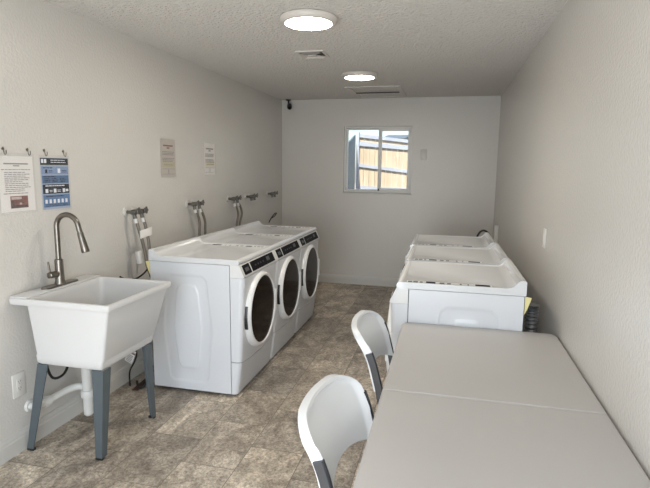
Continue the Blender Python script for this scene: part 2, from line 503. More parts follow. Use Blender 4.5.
def side_panel(bm, y, sgn):
    cx, cz = -0.055, 0.455
    x0, x1, z0, z1 = -0.326, 0.2575, 0.022, 0.915
    O = polar_shape([(-.145, .38), (.145, .38), (.185, 0.0), (.145, -.38), (-.145, -.38), (-.185, 0.0)], 0.035)
    I = polar_shape([(-.075, .31), (.075, .31), (.108, 0.0), (.07, -.28), (-.07, -.28), (-.108, 0.0)], 0.03)
    ths = sorted(set([2 * PI * k / 64 for k in range(64)] + [math.atan2(z - cz, x - cx) % (2 * PI) for x in (x0, x1) for z in (z0, z1)]))
    def rect(th):
        c, s = math.cos(th), math.sin(th)
        tx = ((x1 - cx) / c if c > 0 else (x0 - cx) / c) if abs(c) > 1e-9 else 1e9
        tz = ((z1 - cz) / s if s > 0 else (z0 - cz) / s) if abs(s) > 1e-9 else 1e9
        return min(tx, tz)
    rings = []
    for fn, add, dep in ((rect, 0, 0), (O, 0.008, 0), (O, -0.004, 0.0006), (O, -0.014, 0.0052), (O, -0.020, 0.0058), (I, 0.008, 0.0058), (I, 0.004, 0.0050), (I, -0.008, 0.0006), (I, -0.016, 0.0)):
        rings.append([bm.verts.new((cx + math.cos(t) * (fn(t) + add), y - sgn * dep, cz + math.sin(t) * (fn(t) + add))) for t in ths])
    n = len(ths)
    for A, B in zip(rings, rings[1:]):
        for k in range(n):
            bm.faces.new((A[k], A[(k + 1) % n], B[(k + 1) % n], B[k]))
    bm.faces.new(rings[-1])
    return rings[0]

def front_x(z):
    P = [(0.02, 0.300), (0.10, 0.312), (0.25, 0.330), (0.45, 0.341), (0.70, 0.350), (0.835, 0.358)]
    for (a, xa), (b, xb) in zip(P, P[1:]):
        if z <= b: return xa + (xb - xa) * (z - a) / (b - a)
    return P[-1][1]

def low_line(y):
    return 0.250 - 0.028 * (1 - (2 * y / W) ** 2)

def front_sheet(bm, zlo, zhi, nz=10):
    """rounded-corner front skin with side returns, between two height functions"""
    hw = W / 2 - 0.002; r = 0.032
    ys, ins = [], []
    for k in range(7):
        a = PI / 2 * k / 6
        ys.append(-hw + r - r * math.cos(a)); ins.append(r - r * math.sin(a))
    mid = [-hw + r + (2 * hw - 2 * r) * k / 12 for k in range(1, 12)]
    yy = ys + mid + [-v for v in ys[::-1]]
    ii = ins + [0] * len(mid) + ins[::-1]
    rows = []
    for k in range(nz + 1):
        t = k / nz
        row = [(0.262, -hw, zlo(-hw) + (zhi(-hw) - zlo(-hw)) * t)]
        for y, i in zip(yy, ii):
            z = zlo(y) + (zhi(y) - zlo(y)) * t
            row.append((front_x(z) - i, y, z))
        row.append((0.262, hw, zlo(hw) + (zhi(hw) - zlo(hw)) * t))
        rows.append(row)
    V = shape_grid(bm, rows)
    for rr in (V[0], V[-1]): bm.faces.new(rr)
    bm.faces.new([r[0] for r in V] + [r[-1] for r in V[::-1]])
    return bm

def make_machine(name, label, cat, group, loc, rz, tag_side):
    t = thing(name, label, cat, loc, rz, group)
    hw = W / 2
    # cabinet with pressed side panels
    bm = bmesh.new()
    a = side_panel(bm, -hw + 0.001, -1); b = side_panel(bm, hw - 0.001, 1)
    n = len(a)
    for k in range(n):
        bm.faces.new((a[k], a[(k + 1) % n], b[(k + 1) % n], b[k]))
    link('cabinet', bm, M['enamel'], t, angle=50)
    # dark plinth gap and feet
    link('plinth', bx(-0.30, 0.25, -hw + 0.02, hw - 0.02, 0.012, 0.03), M['black'], t)
    for sx in (-0.27, 0.22):
        for sy in (-0.27, 0.27):
            bm = bmesh.new(); lathe(bm, [(0, 0), (0.022, 0), (0.022, 0.008), (0.012, 0.012), (0.012, 0.03), (0, 0.03)], n=16, origin=(sx, sy, 0))
            link('foot', bm, M['black'], t)
    # inner backing so that the seams read dark
    link('seam_backing', bx(0.258, 0.288, -hw + 0.012, hw - 0.012, 0.05, 0.90), M['grey_print'], t)
    bm = bmesh.new(); front_sheet(bm, lambda y: 0.022, lambda y: low_line(y) - 0.002, 8)
    link('lower_panel', bm, M['enamel'], t)
    bm = bmesh.new(); front_sheet(bm, lambda y: low_line(y) + 0.003, lambda y: 0.832, 16)
    link('front_panel', bm, M['enamel'], t)
    # worktop : bullnose front, recessed top, raised splash at the rear
    rim = [(-0.334, 0.918), (0.316, 0.918), (0.325, 0.924), (0.327, 0.936), (0.322, 0.947), (0.313, 0.9525),
           (0.294, 0.9525), (0.288, 0.9525), (-0.240, 0.9530), (-0.262, 0.9575), (-0.280, 0.971), (-0.291, 0.986), (-0.300, 0.9935), (-0.312, 0.9965), (-0.326, 0.996), (-0.334, 0.990)]
    prof = list(rim)
    for i, p in {7: (0.285, 0.9475), 8: (-0.243, 0.9478), 9: (-0.266, 0.9525), 10: (-0.2845, 0.967), 11: (-0.295, 0.9825), 12: (-0.3015, 0.9915)}.items(): prof[i] = p
    bm = bmesh.new()
    ys = [-hw, -hw + 0.014, -hw + 0.020, hw - 0.020, hw - 0.014, hw]
    prs = [rim, rim, prof, prof, rim, rim]
    rows = [[bm.verts.new((x, y, z)) for x, z in p] for y, p in zip(ys, prs)]
    m = len(rim)
    for A, B in zip(rows, rows[1:]):
        for k in range(m):
            bm.faces.new((A[k], A[(k + 1) % m], B[(k + 1) % m], B[k]))
    bm.faces.new(rows[0][::-1]); bm.faces.new(rows[-1])
    link('worktop', bm, M['worktop'], t, angle=40)
    # instruction strip along the right-hand edge of the top
    lab = link('instruction_strip', bx(-0.17, 0.275, hw - 0.072, hw - 0.030, 0.9476, 0.9481), M['ring'], t)
    for (x0, x1) in ((0.268, 0.245), (0.240, 0.215), (0.205, 0.190), (0.10, 0.075), (0.06, 0.04), (-0.005, -0.015), (-0.045, -0.052)):
        link('lettering', bx(x1, x0, hw - 0.066, hw - 0.036, 0.9481, 0.9484), M['grey_print'], lab)
    for (x0, x1) in ((0.172, 0.122), (-0.085, -0.160)):
        link('blue_block', bx(x1, x0, hw - 0.070, hw - 0.032, 0.9481, 0.9485), M['navy'], lab)
    # slanted console
    bm = bmesh.new()
    extrude_y(bm, [(0.262, 0.8335), (0.350, 0.8335), (0.360, 0.838), (0.360, 0.844), (0.327, 0.9175), (0.262, 0.9175)], -hw + 0.001, hw - 0.001)
    con = link('console', bm, M['ring'], t)
    d = Vector((0.327 - 0.360, 0, 0.9175 - 0.844)).normalized(); nrm = Vector((d.z, 0, -d.x))
    base = Vector((0.360, 0, 0.844))
    def slant(name, y0, y1, s0, s1, h, m_, parent, lift=0.0):
        bm = bmesh.new()
        vs = []
        for hh in (lift - 0.001, lift + h):
            for (yy, ss) in ((y0, s0), (y1, s0), (y1, s1), (y0, s1)):
                p = base + d * ss + nrm * hh; vs.append(bm.verts.new((p.x, yy, p.z)))
        for f in ((0, 1, 2, 3), (4, 5, 6, 7), (0, 1, 5, 4), (1, 2, 6, 5), (2, 3, 7, 6), (3, 0, 4, 7)):
            bm.faces.new([vs[i] for i in f])
        return link(name, bm, m_, parent)
    slant('coin_panel', -hw + 0.035, -hw + 0.150, 0.006, 0.074, 0.0025, M['display'], con)
    slant('coin_slot', -hw + 0.062, -hw + 0.122, 0.026, 0.052, 0.0008, M['grey_print'], con, 0.0026)
    dp = slant('display_panel', -hw + 0.172, hw - 0.045, 0.006, 0.074, 0.0025, M['display'], con)
    slant('readout', 0.135, 0.195, 0.030, 0.060, 0.0008, M['grey_print'], dp, 0.0026)
    for k in range(4):
        slant('button', -0.10 + k * 0.05, -0.075 + k * 0.05, 0.034, 0.046, 0.0008, M['black'], dp, 0.0026)
    # round door
    dz = 0.552; fx = 0.340; dy = -0.022
    bm = bmesh.new()
    lathe(bm, [(0.268, fx - 0.016), (0.270, fx + 0.006), (0.266, fx + 0.022), (0.258, fx + 0.037), (0.252, fx + 0.043), (0.246, fx + 0.044), (0.241, fx + 0.041), (0.239, fx + 0.030), (0.239, fx - 0.012)],
          axis='x', n=72, origin=(0, dy, dz))
    door = link('door', bm, M['ring'], t, angle=60)
    bm = bmesh.new()
    lathe(bm, [(0.2395, fx + 0.034), (0.20, fx + 0.036), (0.14, fx + 0.037), (0.08, fx + 0.038), (0, fx + 0.038)], axis='x', n=72, origin=(0, dy, dz))
    link('door_glass', bm, M['dglass'], door, label='dark glass porthole')
    bm = bmesh.new()
    # grip follows the rim on the left side
    rows = []
    for k in range(9):
        a = math.radians(180 - 17 + 34 * k / 8)
        c, s = math.cos(a), math.sin(a)
        rows.append([(fx - 0.004, dy + c * 0.273, dz + s * 0.273), (fx + 0.017, dy + c * 0.275, dz + s * 0.275), (fx + 0.025, dy + c * 0.271, dz + s * 0.271), (fx + 0.022, dy + c * 0.262, dz + s * 0.262), (fx - 0.004, dy + c * 0.258, dz + s * 0.258)])
    V = shape_grid(bm, rows)
    bm.faces.new(V[0]); bm.faces.new(V[-1])
    for k in range(8): bm.faces.new((V[k][0], V[k + 1][0], V[k + 1][4], V[k][4]))
    link('door_handle', bm, M['black'], door, label='black door grip')
    bm = bmesh.new()
    box(bm, fx - 0.004, fx + 0.046, dy + 0.252, dy + 0.279, dz - 0.085, dz + 0.085, 0.006)
    link('hinge', bm, M['ring'], door)
    # yellow sheet hanging at the rear
    bm = bmesh.new()
    y0 = tag_side * (hw - 0.004)
    pr = [(-0.330, 0.915), (-0.362, 0.910), (-0.344, 0.850), (-0.330, 0.820)]
    vs = [[bm.verts.new((x, y0 - tag_side * dy, z)) for x, z in pr] for dy in (0.0, 0.003)]
    for k in range(4): bm.faces.new((vs[0][k], vs[0][(k + 1) % 4], vs[1][(k + 1) % 4], vs[1][k]))
    bm.faces.new(vs[0]); bm.faces.new(vs[1][::-1])
    link('paper_tag', bm, M['yellow'], t, label='yellow paper tag at the rear edge')
    return t

P = 0.6697
wx = -1.630
washer = make_machine('washing_machine', 'white front-loading washing machine standing next to the white utility sink', 'washing machine', 'row of front-loading washers', (wx, 3.0152 + P / 2, 0), 0, -1)
for k, lb in ((1, 'white front-loading washing machine between two other washers'),
              (2, 'white front-loading washing machine at the window end of the washer row')):
    c = copy_tree(washer); c.location = (wx, 3.0152 + P / 2 + k * P, 0); c['label'] = lb
dx = 0.079
dryer = make_machine('clothes_dryer', 'white clothes dryer standing directly behind the folding table', 'dryer', 'row of clothes dryers', (dx, 2.680 + P / 2, 0), PI, 1)
for k, lb in ((1, 'white clothes dryer between two other dryers'),
              (2, 'white clothes dryer at the window end of the dryer row')):
    c = copy_tree(dryer); c.location = (dx - (0, 0.010, 0.030)[k], (2.680, 3.388, 4.098)[k] + P / 2, 0); c['label'] = lb

def duct(y, label):
    bm = bmesh.new()
    path = smooth_path([(0.412, y, 0.10), (0.440, y, 0.12), (0.465, y - 0.02, 0.25), (0.470, y - 0.03, 0.50), (0.470, y - 0.03, 0.72), (0.470, y - 0.03, 0.84)], 14)
    rad = [0.033 + 0.004 * math.sin(i * PI / 1.0 + 0.5 * PI) for i in range(len(path))]
    tube(bm, path, rad, 20)
    o = link('dryer_duct', bm, M['foil']); tag(o, label, 'duct', 'dryer exhaust ducts')
duct(2.86, 'ribbed foil exhaust duct behind the dryer next to the folding table')

# ------------------------------------------------------------------ laundry sink
def laundry_sink():
    t = thing('laundry_sink', 'white freestanding utility sink on slate legs with a gooseneck faucet', 'sink', (0, 0, 0))
    x0, x1, y0, y1 = -2.207, -1.608, 2.105, 2.702     # rim outline
    zt = 0.864
    def rr(x0, x1, y0, y1, z, r, n=6):
        out = []
        for (cx, cy, a0) in ((x1 - r, y1 - r, 0), (x0 + r, y1 - r, 90), (x0 + r, y0 + r, 180), (x1 - r, y0 + r, 270)):
            for k in range(n + 1):
                a = math.radians(a0 + 90 * k / n)
                out.append(Vector((cx + r * math.cos(a), cy + r * math.sin(a), z)))
        return out
    ix0, ix1, iy0, iy1 = -2.085, -1.632, 2.130, 2.677
    bx0, bx1, by0, by1 = -2.105, -1.700, 2.150, 2.632   # bottom of the tub, outside
    lev = [
        rr(-2.00, -1.78, 2.22, 2.56, 0.498, 0.03),
        rr(bx0 + 0.01, bx1 - 0.01, by0 + 0.01, by1 - 0.01, 0.498, 0.016),
        rr(bx0, bx1, by0, by1, 0.512, 0.016),
        rr(bx0 - 0.002, bx1 + 0.004, by0 - 0.002, by1 + 0.004, 0.545, 0.016),
        rr(bx0 + 0.001, bx1 + 0.010, by0 + 0.001, by1 + 0.002, 0.550, 0.016),
        rr(x0 + 0.095, x1 - 0.018, y0 + 0.015, y1 - 0.016, 0.828, 0.016),
        rr(x0 + 0.004, x1 - 0.004, y0 + 0.004, y1 - 0.004, 0.830, 0.010),
        rr(x0, x1, y0, y1, 0.836, 0.012),
        rr(x0, x1, y0, y1, zt - 0.006, 0.012),
        rr(x0 + 0.005, x1 - 0.005, y0 + 0.005, y1 - 0.005, zt, 0.010),
        rr(ix0 - 0.006, ix1 + 0.006, iy0 - 0.006, iy1 + 0.006, zt, 0.03),
        rr(ix0, ix1, iy0, iy1, zt - 0.006, 0.03),
        rr(ix0 + 0.004, ix1 - 0.006, iy0 + 0.004, iy1 - 0.006, zt - 0.03, 0.03),
        rr(bx0 + 0.03, bx1 - 0.02, by0 + 0.02, by1 - 0.02, 0.545, 0.05),
        rr(bx0 + 0.06, bx1 - 0.05, by0 + 0.05, by1 - 0.05, 0.525, 0.05),
        rr(-1.93, -1.87, 2.36, 2.42, 0.515, 0.029),
    ]
    bm = bmesh.new()
    V = [[bm.verts.new(p) for p in r] for r in lev]
    n = len(V[0])
    for A, B in zip(V, V[1:]):
        for k in range(n): bm.faces.new((A[k], A[(k + 1) % n], B[(k + 1) % n], B[k]))
    bm.faces.new(V[0]); bm.faces.new(V[-1])
    link('tub', bm, M['tub'], t, angle=40)
    # raised faucet ledge along the wall
    link('ledge', bx(-2.205, -2.098, 2.112, 2.695, 0.8635, 0.874, 0.005), M['tub'], t)
    bm = bmesh.new(); lathe(bm, [(0, 0.517), (0.03, 0.517), (0.033, 0.520), (0.028, 0.522), (0, 0.519)], n=24, origin=(-1.90, 2.39, 0))
    link('strainer', bm, M['steel'], t)
    # flared angle legs
    for (fx, fy, tx, ty, sx, sy) in ((-2.186, 2.128, -2.085, 2.155, 1, 1), (-1.722, 2.142, -1.712, 2.155, -1, 1), (-2.186, 2.645, -2.075, 2.612, 1, -1), (-1.712, 2.640, -1.722, 2.612, -1, -1)):
        bm = bmesh.new()
        def corner(px, py, z, w, th=0.006):
            q = [(0, 0), (w * sx, 0), (w * sx, th * sy), (th * sx, th * sy), (th * sx, w * sy), (0, w * sy)]
            return [bm.verts.new((px + a, py + b, z)) for a, b in q]
        wt = 0.066; wb = 0.040
        ox = -0.012 * sx
        A = corner(tx + ox - 0.004 * sx, ty - 0.002 * sy, 0.497, wt)
        B = corner(fx, fy, 0.012, wb)
        for k in range(6): bm.faces.new((A[k], A[(k + 1) % 6], B[(k + 1) % 6], B[k]))
        bm.faces.new(A); bm.faces.new(B[::-1])
        lg = link('leg', bm, M['leg'], t, smooth=False)
        bm = bx(min(fx, fx + sx * 0.041) - 0.001, max(fx, fx + sx * 0.041), min(fy, fy + sy * 0.020) - 0.001, max(fy, fy + sy * 0.020), 0.0, 0.0125, 0.002)
        link('leg_cap', bm, M['black'], lg)
    # gooseneck faucet
    fx, fy, fz = -2.142, 2.402, 0.874
    bm = bmesh.new()
    pts = []
    for k in range(40):
        a = 2 * PI * k / 40
        hx, hy = 0.030, 0.130
        cx = 0; cy = (hy - hx) * (1 if math.sin(a) > 0 else -1)
        pts.append((math.cos(a) * hx, cy + math.sin(a) * hx))
    lev = [[bm.verts.new((fx + x * s, fy + y * (1 if s == 1 else 0.985), z)) for x, y in pts] for s, z in ((1, fz), (1, fz + 0.005), (0.85, fz + 0.009))]
    for A, B in zip(lev, lev[1:]):
        for k in range(40): bm.faces.new((A[k], A[(k + 1) % 40], B[(k + 1) % 40], B[k]))
    bm.faces.new(lev[0][::-1]); bm.faces.new(lev[-1])
    fb = link('faucet', bm, M['nickel'], t, label='brushed nickel gooseneck faucet')
    bm = bmesh.new()
    lathe(bm, [(0, 0.008), (0.030, 0.008), (0.029, 0.014), (0.025, 0.03), (0.0235, 0.10), (0.0225, 0.148), (0.017, 0.152), (0, 0.152)], n=28, origin=(fx, fy, fz))
    link('body', bm, M['nickel'], fb)
    Rr = 0.070
    path = [(fx, fy, fz + 0.145), (fx, fy, fz + 0.22), (fx, fy, fz + 0.30)]
    zc = fz + 0.336
    for k in range(0, 17):
        a = PI - (PI + math.radians(-9)) * k / 16
        path.append((fx + Rr + Rr * math.cos(a), fy + 0.004 * k / 16, zc + Rr * math.sin(a)))
    e = Vector(path[-1]); dr = (e - Vector(path[-2])).normalized()
    path.append(tuple(e + dr * 0.045))
    bm = bmesh.new(); tube(bm, path, 0.0145, 16)
    link('spout', bm, M['nickel'], fb)
    bm = bmesh.new()
    s = e + dr * 0.040
    tube(bm, [s, s + dr * 0.006, s + dr * 0.03, s + dr * 0.075, s + dr * 0.11, s + dr * 0.116], [0.0155, 0.0170, 0.0172, 0.020, 0.0225, 0.020], 20)
    link('spray_head', bm, M['nickel'], fb)
    bm = bmesh.new()
    tube(bm, [(fx, fy - 0.02, fz + 0.068), (fx, fy - 0.05, fz + 0.069), (fx, fy - 0.078, fz + 0.07), (fx, fy - 0.082, fz + 0.07)], [0.019, 0.019, 0.018, 0.012], 20)
    tube(bm, [(fx, fy - 0.068, fz + 0.075), (fx - 0.002, fy - 0.073, fz + 0.105), (fx - 0.003, fy - 0.077, fz + 0.146)], [0.0065, 0.006, 0.0055], 12)
    link('handle', bm, M['nickel'], fb)
laundry_sink()

def drain():
    t = thing('drain_pipe', 'white plastic drain pipe under the utility sink running to the wall', 'pipe', (0, 0, 0))
    bm = bmesh.new(); tube(bm, [(-2.035, 2.44, 0.497), (-2.035, 2.44, 0.30), (-2.035, 2.44, 0.085), (-2.035, 2.44, 0.072)], [0.028, 0.028, 0.028, 0.018], 18)
    link('tailpiece', bm, M['pvc'], t)
    bm = bmesh.new(); lathe(bm, [(0.028, 0.190), (0.039, 0.193), (0.040, 0.222), (0.035, 0.232), (0.028, 0.233)], n=12, origin=(-2.035, 2.44, 0))
    link('slip_nut', bm, M['pvc'], t)
    bm = bmesh.new(); tube(bm, smooth_path([(-2.06, 2.44, 0.25), (-2.095, 2.425, 0.252), (-2.125, 2.38, 0.246), (-2.150, 2.29, 0.232), (-2.165, 2.235, 0.228), (-2.19, 2.20, 0.226), (-2.208, 2.195, 0.226)], 6), 0.021, 16)
    link('arm', bm, M['pvc'], t)
    bm = bmesh.new(); tube(bm, [(-2.152, 2.275, 0.2315), (-2.158, 2.255, 0.230), (-2.163, 2.238, 0.229)], [0.030, 0.033, 0.029], 12)
    link('union_nut', bm, M['pvc'], t)
    bm = bmesh.new(); lathe(bm, [(0.02, 0.0), (0.036, 0.0), (0.034, 0.006), (0.030, 0.012), (0.02, 0.012)], axis='x', n=24, origin=(-L + 0.0005, 2.195, 0.226))
    link('wall_flange', bm, M['pvc'], t)
drain()

def supply_loop():
    bm = bmesh.new()
    tube(bm, smooth_path([(-2.140, 2.26, 0.56), (-2.140, 2.255, 0.46), (-2.138, 2.285, 0.365), (-2.138, 2.345, 0.340), (-2.14, 2.405, 0.365), (-2.15, 2.45, 0.46), (-2.16, 2.52, 0.60), (-2.165, 2.53, 0.72)], 8), 0.0075, 10)
    o = link('supply_hose', bm, M['rubber']); tag(o, 'black water supply hose looping down behind the utility sink', 'hose')
supply_loop()

def wand():
    t = thing('corded_tag', 'black cord with a white and red paper tag hanging behind the sink', 'cord', (0, 0, 0))
    bm = bmesh.new(); tube(bm, smooth_path([(-2.02, 2.74, 0.66), (-2.00, 2.77, 0.50), (-1.985, 2.82, 0.38), (-1.99, 2.87, 0.31), (-2.05, 2.93, 0.22), (-2.12, 2.97, 0.12), (-2.13, 2.98, 0.012)], 8), 0.006, 10)
    link('cable', bm, M['rubber'], t)
    bm = bmesh.new()
    def sheet(z0, z1, off, x0=-0.045, x1=0.012):
        vs = []
        for o_ in (0, 0.0015):
            for (u, v) in ((x0, z0), (x1, z0), (x1, z1), (x0, z1)):
                a = math.radians(-24)
                uu = u * math.cos(a) - v * math.sin(a); vv = u * math.sin(a) + v * math.cos(a)
                vs.append(bm.verts.new((-1.985 + uu, 2.845 - off - o_, 0.330 + vv)))
        for f in ((0, 1, 2, 3), (4, 5, 6, 7), (0, 1, 5, 4), (1, 2, 6, 5), (2, 3, 7, 6), (3, 0, 4, 7)): bm.faces.new([vs[i] for i in f])
    sheet(-0.095, 0.0, 0.0)
    pt = link('paper_tag', bm, M['paper'], t)
    bm = bmesh.new(); sheet(-0.026, -0.014, 0.002)
    link('stripe', bm, M['redink'], pt, label='red stripe')
    bm = bmesh.new()
    for k in range(5): sheet(-0.088 + k * 0.011, -0.083 + k * 0.011, 0.002, -0.038, 0.004)
    link('lettering', bm, M['lightink'], pt)
wand()
bm = bmesh.new(); box(bm, -0.022, 0.022, -0.12, 0.12, 0.0, 0.006, 0.002)
o = link('floor_strap', bm, M['maroon']); o.location = (-2.080, 3.06, 0); o.rotation_euler = (0, 0, 0.12)
tag(o, 'dark maroon strap lying on the floor between sink and washer', 'strap')
bm = bmesh.new(); tube(bm, smooth_path([(-2.13, 3.06, 0.010), (-2.05, 2.97, 0.010), (-2.02, 2.99, 0.025), (-2.03, 3.05, 0.05), (-2.06, 3.10, 0.10)], 8), 0.009, 8)
tag(link('drain_hose', bm, M['rubber']), 'black drain hose on the floor behind the sink beside the first washer', 'hose')

# ------------------------------------------------------------------ water valves and hoses on the left wall
def make_valve():
    t = thing('water_valve', 'grey twin water valve whose hoses carry a white paper tag', 'valve', (0, 0, 0), 0, 'water valves above the washers')
    for k, y in enumerate((-0.044, 0.044)):
        bm = bmesh.new(); lathe(bm, [(0.0, 0.0), (0.034, 0.0), (0.031, 0.008), (0.016, 0.014), (0.0, 0.014)], axis='x', n=24, origin=(0.001, y, 0))
        link('wall_flange', bm, M['flange'], t)
        bm = bmesh.new()
        tube(bm, [(0.010, y, 0), (0.06, y, 0)], 0.0125, 14)
        lathe(bm, [(0, -0.024), (0.016, -0.022), (0.019, -0.01), (0.020, 0.01), (0.016, 0.022), (0, 0.024)], axis='x', n=16, origin=(0.070, y, 0))
        tube(bm, [(0.070, y, 0.0), (0.074, y, -0.03), (0.078, y, -0.045)], [0.013, 0.013, 0.015], 14)
        link('valve_body', bm, M['valve'], t)
        bm = bmesh.new()
        tube(bm, [(0.086, y, 0.006), (0.108, y, 0.010)], 0.006, 10)
        for q in range(5):
            a = 2 * PI * q / 5
            box(bm, 0.104, 0.114, y + 0.018 * math.cos(a) - 0.008, y + 0.018 * math.cos(a) + 0.008, 0.010 + 0.018 * math.sin(a) - 0.008, 0.010 + 0.018 * math.sin(a) + 0.008, 0.003)
        lathe(bm, [(0, -0.005), (0.019, -0.004), (0.021, 0), (0.019, 0.004), (0, 0.005)], axis='x', n=16, origin=(0.109, y, 0.010))
        link('valve_handle', bm, M['valve'], t)
    return t
VZ = 1.232
vy = (3.185, 4.06, 4.90, 5.38, 6.08)
vl = ('grey twin water valve whose hoses carry a white paper tag',
      'grey twin water valve with two untagged hoses, second valve from the sink',
      'grey twin water valve with two untagged hoses, third valve from the sink',
      'grey twin water valve without hoses, just beyond the last hose pair',
      'grey twin water valve without hoses by the corner of the window wall')
v0 = make_valve(); v0.location = (-L, vy[0], VZ); v0['label'] = vl[0]
for k in range(1, 5):
    c = copy_tree(v0); c.location = (-L, vy[k], VZ); c['label'] = vl[k]

def hoses(i, y, pts, names):
    for k in range(2):
        yy = y + (-0.044, 0.044)[k]
        bm = bmesh.new()
        path = smooth_path([(-L + 0.080, yy, VZ - 0.045)] + [(-L + a, yy + b + (0.0 if k == 0 else c), z) for a, b, c, z in pts], 8)
        tube(bm, path, 0.0115, 10)
        o = thing('braided_hose', names[k], 'hose', (0, 0, 0), 0, 'washer supply hoses')
        link('hose', bm, M['hose'], o)
        bm = bmesh.new(); tube(bm, [(-L + 0.078, yy, VZ - 0.047), (-L + 0.083, yy, VZ - 0.078)], 0.0145, 10)
        link('coupling', bm, M['flange'], o)
        bm = bmesh.new(); tube(bm, path[-5:], 0.015, 12)
        link('end_cuff', bm, M['rubber'], o)
hoses(0, vy[0], [(0.092, 0.012, 0.0, 1.12), (0.108, 0.03, -0.015, 1.02), (0.120, 0.04, -0.035, 0.93), (0.135, 0.04, -0.045, 0.83), (0.18, 0.04, -0.045, 0.74)],
      ('braided hose of the tagged pair, on the sink side', 'braided hose of the tagged pair, on the washer side'))
hoses(1, vy[1], [(0.088, 0.020, 0.005, 1.15), (0.094, 0.045, 0.015, 1.07), (0.092, 0.045, 0.02, 0.98), (0.094, 0.04, 0.02, 0.89), (0.15, 0.03, 0.01, 0.80)],
      ('untagged braided hose of the middle pair, on the sink side', 'untagged braided hose of the middle pair, on the window side'))
hoses(2, vy[2], [(0.090, 0.025, 0.01, 1.15), (0.095, 0.055, 0.01, 1.07), (0.090, 0.03, -0.01, 0.97), (0.10, 0.0, -0.02, 0.88), (0.16, 0.0, -0.02, 0.80)],
      ('braided hose of the pair beside the hoseless valves, on the sink side', 'braided hose of the pair beside the hoseless valves, on the window side'))
# paper tag wrapped round the first hose pair
bm = bmesh.new()
box(bm, -0.002, 0.002, -0.075, 0.070, -0.032, 0.026, 0.001, 1)
for v in bm.verts: v.co.x += 0.010 * math.sin(v.co.y * 30)
o = link('hose_tag', bm, M['paper']); o.location = (-L + 0.124, vy[0] + 0.012, 1.085); o.rotation_euler = (0.1, 0.05, 0.12)
tag(o, 'white paper tag wrapped round the hose pair beside the sink', 'tag')
bm = bmesh.new(); tube(bm, smooth_path([(-2.130, 3.150, 0.955), (-2.127, 3.150, 0.93), (-2.123, 3.150, 0.89), (-2.120, 3.150, 0.865)], 6), [0.02] + [0.026] * 17 + [0.02], 14)
tag(link('hose_sleeve', bm, M['flange']), 'pale grey sleeve hanging by the tagged hose pair beside the washer', 'sleeve')
bm = bmesh.new(); tube(bm, smooth_path([(-2.02, 3.15, 0.93), (-2.03, 3.10, 0.84), (-2.06, 3.03, 0.79), (-2.12, 2.99, 0.78), (-2.17, 2.98, 0.80)], 8), 0.006, 8)
tag(link('power_cord', bm, M['rubber']), 'black power cord in the gap between sink and first washer', 'cord')
bm = bmesh.new(); tube(bm, smooth_path([(-L + 0.004, 6.10, 0.86), (-L + 0.03, 6.12, 0.92), (-L + 0.05, 6.20, 0.97), (-L + 0.04, 6.29, 0.965), (-L + 0.02, 6.27, 0.93), (-L + 0.006, 6.22, 0.91)], 8), 0.006, 8)
tag(link('loose_cord', bm, M['rubber']), 'looped black cord on the wall below the valve by the window corner', 'cord')
bm = bmesh.new(); tube(bm, smooth_path([(0.270, 4.80, 0.90), (0.285, 4.795, 0.965), (0.315, 4.79, 1.004), (0.345, 4.79, 1.008), (0.385, 4.79, 0.975), (0.42, 4.80, 0.90), (0.45, 4.82, 0.75)], 8), 0.009, 8)
tag(link('cable_loop', bm, M['rubber']), 'black cable arching over the rear corner of the dryer at the window end', 'cable')
bm = bmesh.new(); box(bm, R - 0.042, R - 0.0005, 5.95, 6.00, 0.0, 0.938, 0.004)
tag(link('conduit_cover', bm, M['pvc']), 'white vertical conduit cover on the wall beyond the last dryer', 'conduit')

# ------------------------------------------------------------------ wall fittings
def plate(name, label, cat, loc, nx, w, h, m_, kind):
    t = thing(name, label, cat, loc, 0 if nx > 0 else PI)
    link('cover_plate', bx(0.0005, 0.0065, -w / 2, w / 2, -h / 2, h / 2, 0.003), m_, t)
    if kind == 'outlet':
        rc = link('receptacle', bx(0.006, 0.0085, -0.017, 0.017, -0.034, 0.034, 0.002), m_, t)
        bm = bmesh.new()
        for zc in (0.019, -0.019):
            box(bm, 0.008, 0.0089, -0.008, -0.0055, zc - 0.004, zc + 0.006); box(bm, 0.008, 0.0089, 0.0055, 0.008, zc - 0.004, zc + 0.006)
            box(bm, 0.008, 0.0089, -0.002, 0.002, zc - 0.012, zc - 0.008)
        link('slot', bm, M['ink'], rc)
    if kind == 'switch':
        link('rocker', bx(0.006, 0.010, -0.017, 0.017, -0.033, 0.033, 0.002), m_, t)
    return t
plate('wall_outlet', 'white electrical outlet low on the wall beside the sink leg', 'outlet', (-L, 2.134, 0.375), 1, 0.084, 0.132, M['plate'], 'outlet')
plate('light_switch', 'white light switch on the bare textured wall above the dryers', 'switch', (R, 3.20, 1.158), -1, 0.075, 0.118, M['plate'], 'switch')
o = link('blank_plate', bx(-0.038, 0.038, -0.008, -0.0005, -0.066, 0.066, 0.003), M['wall'])
o.location = (-0.322, D, 1.745); tag(o, 'small wall-coloured blank plate beside the window', 'plate')

